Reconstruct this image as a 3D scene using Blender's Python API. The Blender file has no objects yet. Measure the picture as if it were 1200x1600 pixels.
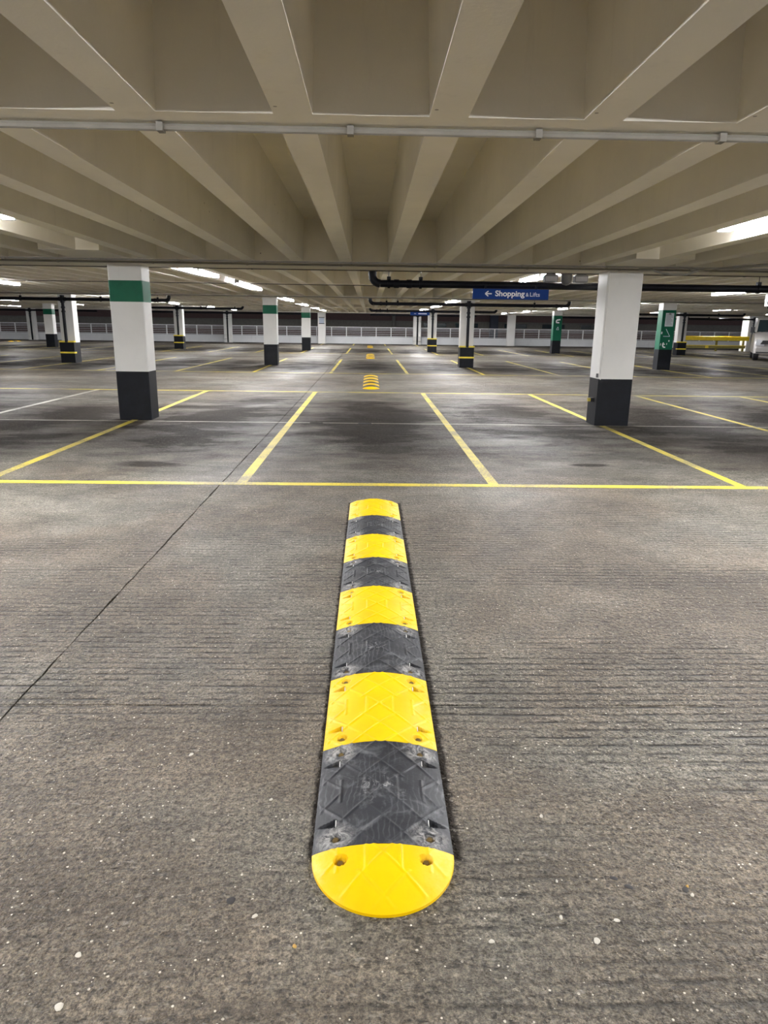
import bpy, bmesh, math, random
from mathutils import Vector, Matrix
random.seed(7)
S = bpy.context.scene
COL = S.collection

# ------------------------------------------------------------------ camera
PITCH, YAW, ROLL, FPX, EYE = 0.26173, 0.0236, 0.01363, 1088.8, 1.454
cam_d = bpy.data.cameras.new('camera'); cam = bpy.data.objects.new('camera', cam_d); COL.objects.link(cam)
F = Vector((math.sin(YAW)*math.cos(PITCH), math.cos(YAW)*math.cos(PITCH), -math.sin(PITCH)))
R0 = Vector((math.cos(YAW), -math.sin(YAW), 0)); U0 = R0.cross(F)
Rv = R0*math.cos(ROLL) + U0*math.sin(ROLL); Uv = -R0*math.sin(ROLL) + U0*math.cos(ROLL)
cam.matrix_world = Matrix(((Rv.x, Uv.x, -F.x, 0), (Rv.y, Uv.y, -F.y, 0), (Rv.z, Uv.z, -F.z, EYE), (0, 0, 0, 1)))
cam_d.sensor_fit = 'VERTICAL'; cam_d.sensor_height = 24.0; cam_d.lens = FPX/1600*24.0
cam_d.clip_end = 300
S.camera = cam

# ------------------------------------------------------------------ world, exposure
W = bpy.data.worlds.new('world'); S.world = W; W.use_nodes = True
W.node_tree.nodes['Background'].inputs[0].default_value = (0.80, 0.85, 1.0, 1)
W.node_tree.nodes['Background'].inputs[1].default_value = 0.10
S.view_settings.view_transform = 'Standard'; S.view_settings.look = 'None'
S.view_settings.gamma = 1.0; S.view_settings.use_curve_mapping = False
S.view_settings.exposure = 0.54
LAMP = 260.0                       # strength of every batten luminaire
S.cycles.max_bounces = 7; S.cycles.diffuse_bounces = 5; S.cycles.glossy_bounces = 2
S.cycles.sample_clamp_indirect = 6.0

# ------------------------------------------------------------------ materials
def new_mat(name):
    m = bpy.data.materials.new(name); m.use_nodes = True
    nt = m.node_tree; b = nt.nodes['Principled BSDF']
    return m, nt, b
def node(nt, t, **kw):
    n = nt.nodes.new(t)
    for k, v in kw.items(): setattr(n, k, v)
    return n
def coords(nt, scale=(1, 1, 1), kind='Object'):
    tc = node(nt, 'ShaderNodeTexCoord'); mp = node(nt, 'ShaderNodeMapping')
    mp.inputs['Scale'].default_value = scale
    nt.links.new(tc.outputs[kind], mp.inputs['Vector']); return mp.outputs[0]
def noise(nt, vec, scale, detail=4, rough=0.55, dist=0.0):
    n = node(nt, 'ShaderNodeTexNoise'); n.inputs['Scale'].default_value = scale
    n.inputs['Detail'].default_value = detail; n.inputs['Roughness'].default_value = rough
    n.inputs['Distortion'].default_value = dist
    nt.links.new(vec, n.inputs['Vector']); return n.outputs['Fac']
def ramp(nt, fac, stops):
    r = node(nt, 'ShaderNodeValToRGB'); e = r.color_ramp.elements
    while len(e) < len(stops): e.new(0.5)
    for el, (p, c) in zip(e, stops):
        el.position = p; el.color = (c[0], c[1], c[2], 1) if hasattr(c, '__len__') else (c, c, c, 1)
    nt.links.new(fac, r.inputs[0]); return r.outputs[0]
def mix(nt, fac, a, b, mode='MIX'):
    m = node(nt, 'ShaderNodeMix', data_type='RGBA', blend_type=mode)
    for s, v in ((m.inputs[0], fac), (m.inputs[6], a), (m.inputs[7], b)):
        if hasattr(v, 'is_linked'): nt.links.new(v, s)
        elif hasattr(v, '__len__'): s.default_value = (v[0], v[1], v[2], 1)
        else: s.default_value = v
    return m.outputs[2]
def math_(nt, op, a, b=None, c=None, clamp=False):
    m = node(nt, 'ShaderNodeMath', operation=op, use_clamp=clamp)
    for s, v in zip(m.inputs, (a, b, c)):
        if v is None: continue
        if hasattr(v, 'is_linked'): nt.links.new(v, s)
        else: s.default_value = v
    return m.outputs[0]
def bump(nt, b, height, strength, dist):
    n = node(nt, 'ShaderNodeBump'); n.inputs['Strength'].default_value = strength
    n.inputs['Distance'].default_value = dist; nt.links.new(height, n.inputs['Height'])
    nt.links.new(n.outputs[0], b.inputs['Normal'])
def simple(name, col, rough=0.5, metal=0.0, var=0.12, scale=6, kind='Object', bmp=0.0, spec=0.5):
    m, nt, b = new_mat(name)
    v = coords(nt, kind=kind); n = noise(nt, v, scale, 5, 0.6)
    c = ramp(nt, n, [(0.3, [x*(1-var) for x in col]), (0.7, [min(1, x*(1+var)) for x in col])])
    nt.links.new(c, b.inputs['Base Color'])
    b.inputs['Roughness'].default_value = rough; b.inputs['Metallic'].default_value = metal; b.inputs['Specular IOR Level'].default_value = spec
    if bmp: bump(nt, b, noise(nt, v, scale*12, 3), bmp, 0.004)
    return m
def emit(name, col, st):
    m, nt, b = new_mat(name)
    b.inputs['Base Color'].default_value = (0.8, 0.8, 0.8, 1)
    b.inputs['Emission Color'].default_value = (*col, 1); b.inputs['Emission Strength'].default_value = st
    return m

def concrete_colour(nt, v):
    """brown-grey tamped deck: patches, grain, pale and dark aggregate chips"""
    big = noise(nt, v, 0.45, 5, 0.6, 0.4); mid = noise(nt, v, 3.0, 6, 0.65, 0.3); fine = noise(nt, v, 55, 5, 0.75)
    c = ramp(nt, big, [(0.36, (0.085, 0.067, 0.047)), (0.47, (0.135, 0.111, 0.081)), (0.56, (0.150, 0.136, 0.107)), (0.70, (0.215, 0.199, 0.160))])
    c = mix(nt, 0.5, c, ramp(nt, mid, [(0.34, 0.20), (0.66, 0.74)]), 'OVERLAY')
    c = mix(nt, 0.85, c, ramp(nt, fine, [(0.34, 0.08), (0.5, 0.5), (0.66, 0.86)]), 'OVERLAY')
    grit = noise(nt, v, 130, 4, 0.8, 0.3); c = mix(nt, 0.6, c, ramp(nt, grit, [(0.38, 0.04), (0.5, 0.5), (0.62, 0.95)]), 'OVERLAY')
    vo = node(nt, 'ShaderNodeTexVoronoi'); vo.inputs['Scale'].default_value = 95
    nt.links.new(v, vo.inputs['Vector'])
    sep = node(nt, 'ShaderNodeSeparateColor'); nt.links.new(vo.outputs['Color'], sep.inputs[0])
    chip = math_(nt, 'MULTIPLY', math_(nt, 'GREATER_THAN', sep.outputs[0], 0.90),
                 math_(nt, 'LESS_THAN', vo.outputs['Distance'], math_(nt, 'MULTIPLY', sep.outputs[1], 0.36)))
    c = mix(nt, chip, c, (0.62, 0.57, 0.48))
    pit = math_(nt, 'MULTIPLY', math_(nt, 'LESS_THAN', sep.outputs[0], 0.30),
                math_(nt, 'LESS_THAN', vo.outputs['Distance'], math_(nt, 'MULTIPLY', sep.outputs[2], 0.50)))
    c = mix(nt, math_(nt, 'MULTIPLY', pit, 0.75), c, (0.035, 0.03, 0.026))
    return c, big, mid, fine, pit
def dirt_mask(nt, v):
    """oil and tyre dirt gathers in the parking bays, a pattern repeating with the rows"""
    sep = node(nt, 'ShaderNodeSeparateXYZ'); nt.links.new(v, sep.inputs[0])
    X, Y = sep.outputs[0], sep.outputs[1]
    ph = math_(nt, 'MULTIPLY', math_(nt, 'SUBTRACT', Y, 11.0), 2*math.pi/15.35)
    rowm = math_(nt, 'MULTIPLY_ADD', math_(nt, 'COSINE', ph), 0.5, 0.5)
    colm = math_(nt, 'MULTIPLY_ADD', math_(nt, 'COSINE', math_(nt, 'MULTIPLY', X, 2*math.pi/2.394)), 0.5, 0.5)
    st = noise(nt, v, 0.7, 6, 0.66, 0.6)
    mp = node(nt, 'ShaderNodeMapping'); mp.inputs['Scale'].default_value = (0.5, 1.5, 1); nt.links.new(v, mp.inputs[0])
    st2 = noise(nt, mp.outputs[0], 1.3, 6, 0.65, 0.3)
    a = math_(nt, 'ADD', math_(nt, 'MULTIPLY', rowm, 0.27), math_(nt, 'MULTIPLY', math_(nt, 'MULTIPLY', colm, rowm), 0.13))
    a = math_(nt, 'ADD', a, math_(nt, 'MULTIPLY', math_(nt, 'ADD', st, st2), 0.5))
    m = node(nt, 'ShaderNodeMapRange'); m.inputs['From Min'].default_value = 0.62; m.inputs['From Max'].default_value = 0.84
    nt.links.new(a, m.inputs[0]); out = m.outputs[0]
    # separate old spills: (x, y, radius x, radius y, weight)
    for x, y, rx, ry, w in [(-2.34, 7.3, .42, .22, .8), (-2.9, 8.6, .5, .3, .5), (0.25, 8.3, .62, .9, .75), (0.1, 7.3, .5, .3, .5), (2.45, 7.47, .22, .09, .9),
                            (2.1, 7.1, .5, .25, .4), (3.9, 9.3, .6, .35, .6), (4.7, 10.0, .7, .35, .7), (0.3, 12.6, .9, .6, .5), (-0.06, 10.63, .12, .1, 1),
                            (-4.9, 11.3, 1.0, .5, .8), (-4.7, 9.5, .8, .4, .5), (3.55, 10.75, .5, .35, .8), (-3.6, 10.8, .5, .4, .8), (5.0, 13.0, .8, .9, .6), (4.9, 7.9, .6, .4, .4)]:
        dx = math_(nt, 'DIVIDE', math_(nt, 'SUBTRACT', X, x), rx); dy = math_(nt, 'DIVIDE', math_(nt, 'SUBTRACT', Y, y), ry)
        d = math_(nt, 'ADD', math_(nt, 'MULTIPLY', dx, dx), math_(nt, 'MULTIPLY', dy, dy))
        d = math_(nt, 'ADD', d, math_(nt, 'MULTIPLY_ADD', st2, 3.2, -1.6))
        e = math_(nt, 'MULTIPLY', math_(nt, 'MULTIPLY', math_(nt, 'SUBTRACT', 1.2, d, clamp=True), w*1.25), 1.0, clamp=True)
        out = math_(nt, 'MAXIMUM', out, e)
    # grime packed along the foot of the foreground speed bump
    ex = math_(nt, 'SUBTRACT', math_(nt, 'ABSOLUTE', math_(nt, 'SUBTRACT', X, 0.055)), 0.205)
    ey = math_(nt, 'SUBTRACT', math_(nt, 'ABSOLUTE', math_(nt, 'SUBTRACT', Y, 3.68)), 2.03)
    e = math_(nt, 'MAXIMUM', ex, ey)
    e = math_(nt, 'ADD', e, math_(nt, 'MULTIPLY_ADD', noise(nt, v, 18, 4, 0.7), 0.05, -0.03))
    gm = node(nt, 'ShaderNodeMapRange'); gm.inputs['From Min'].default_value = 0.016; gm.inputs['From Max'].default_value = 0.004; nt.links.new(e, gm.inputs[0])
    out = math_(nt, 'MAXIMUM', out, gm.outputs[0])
    return out, X, Y
def make_floor():
    m, nt, b = new_mat('tamped concrete')
    v = coords(nt)
    c, big, mid, fine, pit = concrete_colour(nt, v)
    dirt, X, Y = dirt_mask(nt, v)
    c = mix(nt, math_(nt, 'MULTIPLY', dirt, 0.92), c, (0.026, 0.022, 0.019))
    # rows of tamping ridges running across the deck, in patches
    mp = node(nt, 'ShaderNodeMapping'); mp.inputs['Scale'].default_value = (0.35, 1, 1); nt.links.new(v, mp.inputs[0])
    wob = noise(nt, mp.outputs[0], 1.2, 4, 0.6)
    ph = math_(nt, 'MULTIPLY_ADD', Y, 2*math.pi/0.052, math_(nt, 'MULTIPLY', wob, 7.0))
    rid = math_(nt, 'MULTIPLY_ADD', math_(nt, 'SINE', ph), 0.5, 0.5)
    mp2 = node(nt, 'ShaderNodeMapping'); mp2.inputs['Scale'].default_value = (0.4, 1.3, 1); mp2.inputs['Location'].default_value = (3, 1.7, 0); nt.links.new(v, mp2.inputs[0])
    pm = ramp(nt, noise(nt, mp2.outputs[0], 0.9, 4, 0.6), [(0.44, 0.0), (0.56, 1.0)])
    mp3 = node(nt, 'ShaderNodeMapping'); mp3.inputs['Scale'].default_value = (0.10, 1, 1); nt.links.new(v, mp3.inputs[0])
    mp4 = node(nt, 'ShaderNodeMapping'); mp4.inputs['Scale'].default_value = (0.35, 1, 1); nt.links.new(v, mp4.inputs[0])
    streak = noise(nt, mp3.outputs[0], 30, 4, 0.6)
    groove = math_(nt, 'MULTIPLY', math_(nt, 'MULTIPLY', pm, math_(nt, 'POWER', math_(nt, 'SUBTRACT', 1, rid), 6)), ramp(nt, noise(nt, mp4.outputs[0], 22, 5, 0.8), [(0.44, 0.0), (0.56, 1.3)]))
    c = mix(nt, math_(nt, 'MULTIPLY', groove, 0.9, clamp=True), c, (0.03, 0.027, 0.024))
    c = mix(nt, 0.35, c, ramp(nt, streak, [(0.3, 0.25), (0.7, 0.72)]), 'OVERLAY')
    # elongated dark pits left by the tamping beam
    mp5 = node(nt, 'ShaderNodeMapping'); mp5.inputs['Scale'].default_value = (0.42, 1.0, 1); nt.links.new(v, mp5.inputs[0])
    pk = ramp(nt, noise(nt, mp5.outputs[0], 48, 3, 0.65), [(0.36, 1.0), (0.43, 0.0)])
    pk = math_(nt, 'MULTIPLY', pk, ramp(nt, noise(nt, v, 1.1, 4), [(0.36, 0.25), (0.60, 1.0)]))
    c = mix(nt, math_(nt, 'MULTIPLY', pk, 0.8), c, (0.026, 0.022, 0.018))
    hi = ramp(nt, noise(nt, mp5.outputs[0], 57, 3, 0.65), [(0.60, 0.0), (0.68, 0.5)])
    c = mix(nt, hi, c, (0.30, 0.275, 0.235))
    nt.links.new(c, b.inputs['Base Color'])
    rr = ramp(nt, noise(nt, v, 0.35, 5, 0.6, 0.5), [(0.35, 0.40), (0.65, 0.62)])
    nt.links.new(rr, b.inputs['Roughness']); nt.links.new(math_(nt, 'MULTIPLY_ADD', dirt, -0.28, 0.30), b.inputs['Specular IOR Level'])
    rough_patch = ramp(nt, noise(nt, v, 0.8, 3), [(0.35, 0.45), (0.6, 1.0)])
    h = math_(nt, 'MULTIPLY', math_(nt, 'ADD', math_(nt, 'MULTIPLY', fine, 0.5), math_(nt, 'MULTIPLY', noise(nt, v, 24, 4, 0.7), 0.9)), rough_patch)
    h = math_(nt, 'SUBTRACT', h, math_(nt, 'MULTIPLY', groove, 1.2)); h = math_(nt, 'SUBTRACT', h, math_(nt, 'MULTIPLY', pit, 0.4))
    h = math_(nt, 'ADD', math_(nt, 'SUBTRACT', h, math_(nt, 'MULTIPLY', pk, 0.5)), math_(nt, 'MULTIPLY', streak, 0.35))
    lump = ramp(nt, noise(nt, v, 38, 3, 0.6, 0.2), [(0.40, 0.0), (0.56, 1.0)])
    h = math_(nt, 'ADD', h, math_(nt, 'MULTIPLY', math_(nt, 'MULTIPLY', lump, rough_patch), 0.55))
    bump(nt, b, h, 1.0, 0.020)
    return m
M_FLOOR = make_floor()
def make_line(name, colr, wear_at):
    m, nt, b = new_mat(name); v = coords(nt)
    c, big, mid, fine, pit = concrete_colour(nt, v)
    w = math_(nt, 'ADD', math_(nt, 'MULTIPLY', noise(nt, v, 1.1, 4), 0.5), math_(nt, 'MULTIPLY', noise(nt, v, 45, 5, 0.8), 0.5))
    wm = ramp(nt, w, [(wear_at-0.05, 1.0), (wear_at+0.05, 0.0)])
    yc = ramp(nt, noise(nt, v, 8, 5), [(0.3, [x*0.78 for x in colr]), (0.7, colr)])
    nt.links.new(mix(nt, math_(nt, 'MULTIPLY', wm, 0.85), yc, c), b.inputs['Base Color'])
    b.inputs['Roughness'].default_value = 0.5
    bump(nt, b, math_(nt, 'ADD', fine, noise(nt, v, 24, 4, 0.7)), 0.6, 0.006)
    return m
M_YLINE = make_line('yellow road paint', (0.66, 0.53, 0.03), 0.47)
M_WLINE = make_line('faded white road paint', (0.48, 0.46, 0.38), 0.49)

def make_paint(name, col, stain=(0.30, 0.26, 0.20), amount=0.35, rough=0.6):
    m, nt, b = new_mat(name); v = coords(nt)
    n = noise(nt, v, 1.2, 5, 0.6, 0.3)
    c = ramp(nt, n, [(0.3, [x*0.90 for x in col]), (0.7, col)])
    mp = node(nt, 'ShaderNodeMapping'); mp.inputs['Scale'].default_value = (6, 6, 0.7); nt.links.new(v, mp.inputs[0])
    d = ramp(nt, noise(nt, mp.outputs[0], 1.4, 6, 0.7), [(0.60, 0.0), (0.80, amount)])
    c = mix(nt, d, c, stain)
    vo = node(nt, 'ShaderNodeTexVoronoi'); vo.inputs['Scale'].default_value = 3.2; nt.links.new(v, vo.inputs['Vector'])
    sp = math_(nt, 'LESS_THAN', vo.outputs['Distance'], 0.028)
    c = mix(nt, math_(nt, 'MULTIPLY', sp, 0.7), c, (0.08, 0.06, 0.05))
    nt.links.new(c, b.inputs['Base Color']); b.inputs['Roughness'].default_value = rough
    bump(nt, b, math_(nt, 'ADD', noise(nt, v, 60, 3), math_(nt, 'MULTIPLY', noise(nt, v, 5, 3), 2)), 0.25, 0.004)
    return m
M_CEIL = make_paint('cream ceiling paint', (0.86, 0.81, 0.70), amount=0.22, rough=0.7)
M_RIB = make_paint('cream rib paint', (0.90, 0.86, 0.76), amount=0.15, rough=0.65)
M_WHITE = make_paint('white pillar paint', (0.80, 0.79, 0.76), stain=(0.4, 0.37, 0.33), amount=0.4)
M_PARAPET = make_paint('pale parapet concrete', (0.74, 0.75, 0.76), stain=(0.16, 0.16, 0.15), amount=0.6)
M_GREEN = simple('green pillar paint', (0.0, 0.105, 0.052), 0.5, spec=0.3)
M_BLACK = simple('dark blue black paint', (0.005, 0.006, 0.009), 0.55, var=0.3, spec=0.2)
M_PIPE = simple('black cast iron', (0.004, 0.0045, 0.008), 0.45, var=0.3, spec=0.2)
M_GUARD = simple('guard yellow paint', (0.80, 0.62, 0.05), 0.5)
M_BARRIER = simple('barrier yellow paint', (0.85, 0.62, 0.02), 0.45)
M_DULL = simple('dull olive steel', (0.25, 0.21, 0.05), 0.5)
M_RAIL = simple('white rail paint', (0.88, 0.88, 0.88), 0.45)
M_CONDUIT = simple('painted conduit', (0.24, 0.225, 0.195), 0.7)
M_CABLE = simple('dark cable', (0.05, 0.045, 0.04), 0.6)
M_GREY = simple('grey plastic', (0.13, 0.13, 0.13), 0.5)
M_LAMPBODY = simple('grey luminaire housing', (0.35, 0.35, 0.36), 0.5)
M_LAMP = emit('lit diffuser', (0.97, 0.97, 1.0), LAMP)
M_BLUE = simple('blue sign face', (0.008, 0.045, 0.24), 0.5, var=0.05, spec=0.15)
M_SIGNW = simple('white sign lettering', (0.95, 0.96, 1.0), 0.4, var=0.02)
M_SIGNT = simple('pale thin lettering', (0.75, 0.80, 0.92), 0.4, var=0.02)
M_DARK = simple('joint filler', (0.012, 0.011, 0.010), 0.8)
M_BRICK = None
M_NOTICE = simple('notice paper', (0.62, 0.66, 0.70), 0.5, var=0.05)
M_PEB = simple('pale pebble', (0.50, 0.47, 0.40), 0.6, scale=60)
M_PEBD = simple('dark pebble', (0.02, 0.018, 0.018), 0.7, scale=60)
M_PEBY = simple('ochre pebble', (0.45, 0.27, 0.06), 0.6, scale=60)
M_BRASS = simple('dull bolt head', (0.30, 0.22, 0.10), 0.4, 0.8, scale=80)
M_REFL = simple('white reflector strip', (0.80, 0.80, 0.78), 0.3)
def make_facade(name, c1, c2, mort, sc):
    m, nt, b = new_mat(name); v = coords(nt)
    mp = node(nt, 'ShaderNodeMapping'); mp.inputs['Rotation'].default_value = (math.pi/2, 0, 0); nt.links.new(v, mp.inputs[0])
    br = node(nt, 'ShaderNodeTexBrick'); nt.links.new(mp.outputs[0], br.inputs['Vector'])
    br.inputs['Scale'].default_value = sc
    br.inputs['Color1'].default_value = (*c1, 1); br.inputs['Color2'].default_value = (*c2, 1); br.inputs['Mortar'].default_value = (*mort, 1)
    nt.links.new(br.outputs[0], b.inputs['Base Color']); b.inputs['Roughness'].default_value = 0.8
    return m
M_BRICK = make_facade('red brick', (0.12, 0.066, 0.056), (0.10, 0.055, 0.047), (0.09, 0.07, 0.06), 4.5)
M_BAND = simple('grey render band', (0.15, 0.14, 0.115), 0.8)
M_LBAND = simple('pinkish render band', (0.17, 0.14, 0.135), 0.8)
M_GLASS = simple('dark window glass', (0.015, 0.025, 0.03), 0.1, var=0.05)

def make_yellow_rubber():
    m, nt, b = new_mat('yellow bump plastic'); v = coords(nt)
    n = noise(nt, v, 7, 5, 0.6)
    c = ramp(nt, n, [(0.3, (0.70, 0.425, 0.0)), (0.7, (0.74, 0.485, 0.0))])
    # chalky rubbed patches toward the long edges
    sep = node(nt, 'ShaderNodeSeparateXYZ'); nt.links.new(v, sep.inputs[0])
    ax = math_(nt, 'ABSOLUTE', sep.outputs[0])
    e = node(nt, 'ShaderNodeMapRange'); e.inputs['From Min'].default_value = 0.08; e.inputs['From Max'].default_value = 0.20; nt.links.new(ax, e.inputs[0])
    r = math_(nt, 'MULTIPLY', e.outputs[0], ramp(nt, noise(nt, v, 11, 5, 0.7), [(0.46, 0.0), (0.72, 0.6)]))
    c = mix(nt, r, c, (0.80, 0.62, 0.20))
    g = ramp(nt, noise(nt, v, 70, 4, 0.8), [(0.66, 0.0), (0.78, 0.5)])
    c = mix(nt, g, c, (0.55, 0.40, 0.02))
    nt.links.new(c, b.inputs['Base Color']); b.inputs['Roughness'].default_value = 0.42
    b.inputs['Specular IOR Level'].default_value = 0.2; bump(nt, b, noise(nt, v, 120, 3), 0.15, 0.002)
    return m
def make_black_rubber():
    m, nt, b = new_mat('black bump rubber'); v = coords(nt)
    oi = node(nt, 'ShaderNodeObjectInfo'); ad = node(nt, 'ShaderNodeVectorMath', operation='ADD')
    sc = math_(nt, 'MULTIPLY', oi.outputs['Random'], 37.0)
    cx = node(nt, 'ShaderNodeCombineXYZ'); nt.links.new(sc, cx.inputs[0]); nt.links.new(sc, cx.inputs[1])
    nt.links.new(v, ad.inputs[0]); nt.links.new(cx.outputs[0], ad.inputs[1]); p = ad.outputs[0]
    base = ramp(nt, noise(nt, p, 5, 5, 0.6, 0.5), [(0.3, (0.008, 0.0085, 0.011)), (0.7, (0.028, 0.030, 0.035))])
    sm = noise(nt, p, 7, 6, 0.72, 2.2)                       # smeared scuffs
    c = mix(nt, ramp(nt, sm, [(0.52, 0.0), (0.60, 0.25), (0.74, 0.8)]), base, (0.14, 0.145, 0.15))
    wv = node(nt, 'ShaderNodeTexWave'); wv.inputs['Scale'].default_value = 17; wv.inputs['Distortion'].default_value = 14
    wv.inputs['Detail'].default_value = 3; wv.inputs['Detail Scale'].default_value = 0.35; wv.inputs['Detail Roughness'].default_value = 0.55
    nt.links.new(p, wv.inputs['Vector'])                      # fine curving brush lines
    line = ramp(nt, wv.outputs['Fac'], [(0.70, 0.0), (0.97, 1.0)])
    mask = ramp(nt, noise(nt, p, 9, 4), [(0.42, 0.0), (0.66, 0.22)])
    c = mix(nt, math_(nt, 'MULTIPLY', line, mask), c, (0.26, 0.265, 0.27))
    ctr = node(nt, 'ShaderNodeVectorMath', operation='LENGTH'); nt.links.new(v, ctr.inputs[0])
    cm = node(nt, 'ShaderNodeMapRange'); cm.inputs['From Min'].default_value = 0.10; cm.inputs['From Max'].default_value = 0.02; nt.links.new(ctr.outputs['Value'], cm.inputs[0])
    cw = math_(nt, 'MULTIPLY', cm.outputs[0], ramp(nt, noise(nt, p, 16, 6, 0.7, 2.0), [(0.54, 0.0), (0.62, 0.8)]))
    c = mix(nt, cw, c, (0.45, 0.45, 0.44))
    # rubbed white where the bolts were driven
    sep = node(nt, 'ShaderNodeSeparateXYZ'); nt.links.new(v, sep.inputs[0])
    ax = math_(nt, 'SUBTRACT', math_(nt, 'ABSOLUTE', sep.outputs[0]), 0.135); ay = math_(nt, 'SUBTRACT', math_(nt, 'ABSOLUTE', sep.outputs[1]), 0.205)
    d = math_(nt, 'SQRT', math_(nt, 'ADD', math_(nt, 'MULTIPLY', ax, ax), math_(nt, 'MULTIPLY', ay, ay)))
    nearb = node(nt, 'ShaderNodeMapRange'); nearb.inputs['From Min'].default_value = 0.065; nearb.inputs['From Max'].default_value = 0.0; nt.links.new(d, nearb.inputs[0])
    w = math_(nt, 'MULTIPLY', nearb.outputs[0], ramp(nt, noise(nt, p, 28, 6, 0.75, 1.5), [(0.42, 0.0), (0.62, 1.0)]))
    c = mix(nt, w, c, (0.52, 0.50, 0.47))
    nt.links.new(c, b.inputs['Base Color']); b.inputs['Roughness'].default_value = 0.48
    b.inputs['Specular IOR Level'].default_value = 0.3; bump(nt, b, noise(nt, p, 40, 5, 0.7), 0.35, 0.003)
    return m
M_YRUB = make_yellow_rubber(); M_BRUB = make_black_rubber()

# ------------------------------------------------------------------ mesh helpers
class MB:
    def __init__(s): s.v = []; s.f = []
    def box(s, x0, x1, y0, y1, z0, z1):
        n = len(s.v)
        s.v += [(x0,y0,z0),(x1,y0,z0),(x1,y1,z0),(x0,y1,z0),(x0,y0,z1),(x1,y0,z1),(x1,y1,z1),(x0,y1,z1)]
        s.f += [tuple(n+i for i in q) for q in ((0,3,2,1),(4,5,6,7),(0,1,5,4),(1,2,6,5),(2,3,7,6),(3,0,4,7))]
        return s
    def hexa(s, pts):
        n = len(s.v); s.v += pts
        s.f += [tuple(n+i for i in q) for q in ((0,3,2,1),(4,5,6,7),(0,1,5,4),(1,2,6,5),(2,3,7,6),(3,0,4,7))]
        return s
    def cbox(s, x0, x1, y0, y1, z0, z1, c):
        """box with chamfered vertical corners"""
        P = [(x0+c,y0),(x1-c,y0),(x1,y0+c),(x1,y1-c),(x1-c,y1),(x0+c,y1),(x0,y1-c),(x0,y0+c)]
        n = len(s.v); s.v += [(x,y,z0) for x,y in P] + [(x,y,z1) for x,y in P]
        s.f.append(tuple(n+i for i in range(7,-1,-1))); s.f.append(tuple(n+8+i for i in range(8)))
        for i in range(8): j=(i+1)%8; s.f.append((n+i,n+j,n+8+j,n+8+i))
        return s
    def tube(s, path, r, seg=12, caps=True):
        n0 = len(s.v); P = [Vector(p) for p in path]; rings = len(P)
        for i, p in enumerate(P):
            t = (P[min(i+1, rings-1)] - P[max(i-1, 0)]).normalized()
            a = Vector((0,1,0)) if abs(t.y) < 0.9 else Vector((1,0,0))
            u = t.cross(a).normalized(); w = t.cross(u)
            rr = r[i] if hasattr(r, '__len__') else r
            for k in range(seg):
                q = 2*math.pi*k/seg; s.v.append(tuple(p + u*rr*math.cos(q) + w*rr*math.sin(q)))
        for i in range(rings-1):
            for k in range(seg):
                a = n0+i*seg+k; b = n0+i*seg+(k+1)%seg; s.f.append((a, b, b+seg, a+seg))
        if caps:
            s.f.append(tuple(n0+k for k in range(seg-1,-1,-1))); s.f.append(tuple(n0+(rings-1)*seg+k for k in range(seg)))
        return s
    def prism(s, pts, axis, a, b):
        """polygon (2-D) extruded along an axis from a to b"""
        def P(p, t): return (t,p[0],p[1]) if axis=='x' else ((p[0],t,p[1]) if axis=='y' else (p[0],p[1],t))
        n=len(s.v); k=len(pts); s.v += [P(p,a) for p in pts]+[P(p,b) for p in pts]
        s.f.append(tuple(n+i for i in range(k-1,-1,-1))); s.f.append(tuple(n+k+i for i in range(k)))
        for i in range(k): j=(i+1)%k; s.f.append((n+i,n+j,n+k+j,n+k+i))
        return s
    def mesh(s, name, mat, smooth=False):
        me = bpy.data.meshes.new(name); me.from_pydata(s.v, [], s.f); me.materials.append(mat)
        bm = bmesh.new(); bm.from_mesh(me); bmesh.ops.recalc_face_normals(bm, faces=bm.faces); bm.to_mesh(me); bm.free()
        if smooth:
            me.polygons.foreach_set('use_smooth', [True]*len(me.polygons))
            try: me.set_sharp_from_angle(angle=math.radians(40))
            except Exception: pass
        return me
    def build(s, name, mat, parent=None, smooth=False, loc=(0,0,0)):
        return link(name, s.mesh(name, mat, smooth), parent, loc)
def link(name, me, parent=None, loc=(0,0,0)):
    o = bpy.data.objects.new(name, me); COL.objects.link(o); o.location = loc
    if parent: o.parent = parent
    return o
def thing(name, label, cat, loc=(0,0,0), rz=0, group=None):
    o = bpy.data.objects.new(name, None); COL.objects.link(o); o.location = loc; o.rotation_euler.z = rz
    o.empty_display_size = 0.2
    return tag(o, label, cat, group)
def tag(o, label, cat, group=None):
    o['label'] = label; o['category'] = cat
    if group: o['group'] = group
    return o
def struct(o): o['kind'] = 'structure'; return o
def copy_tree(o, parent=None):
    c = o.copy(); COL.objects.link(c); c.parent = parent
    for ch in list(o.children): copy_tree(ch, c)
    return c

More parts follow.
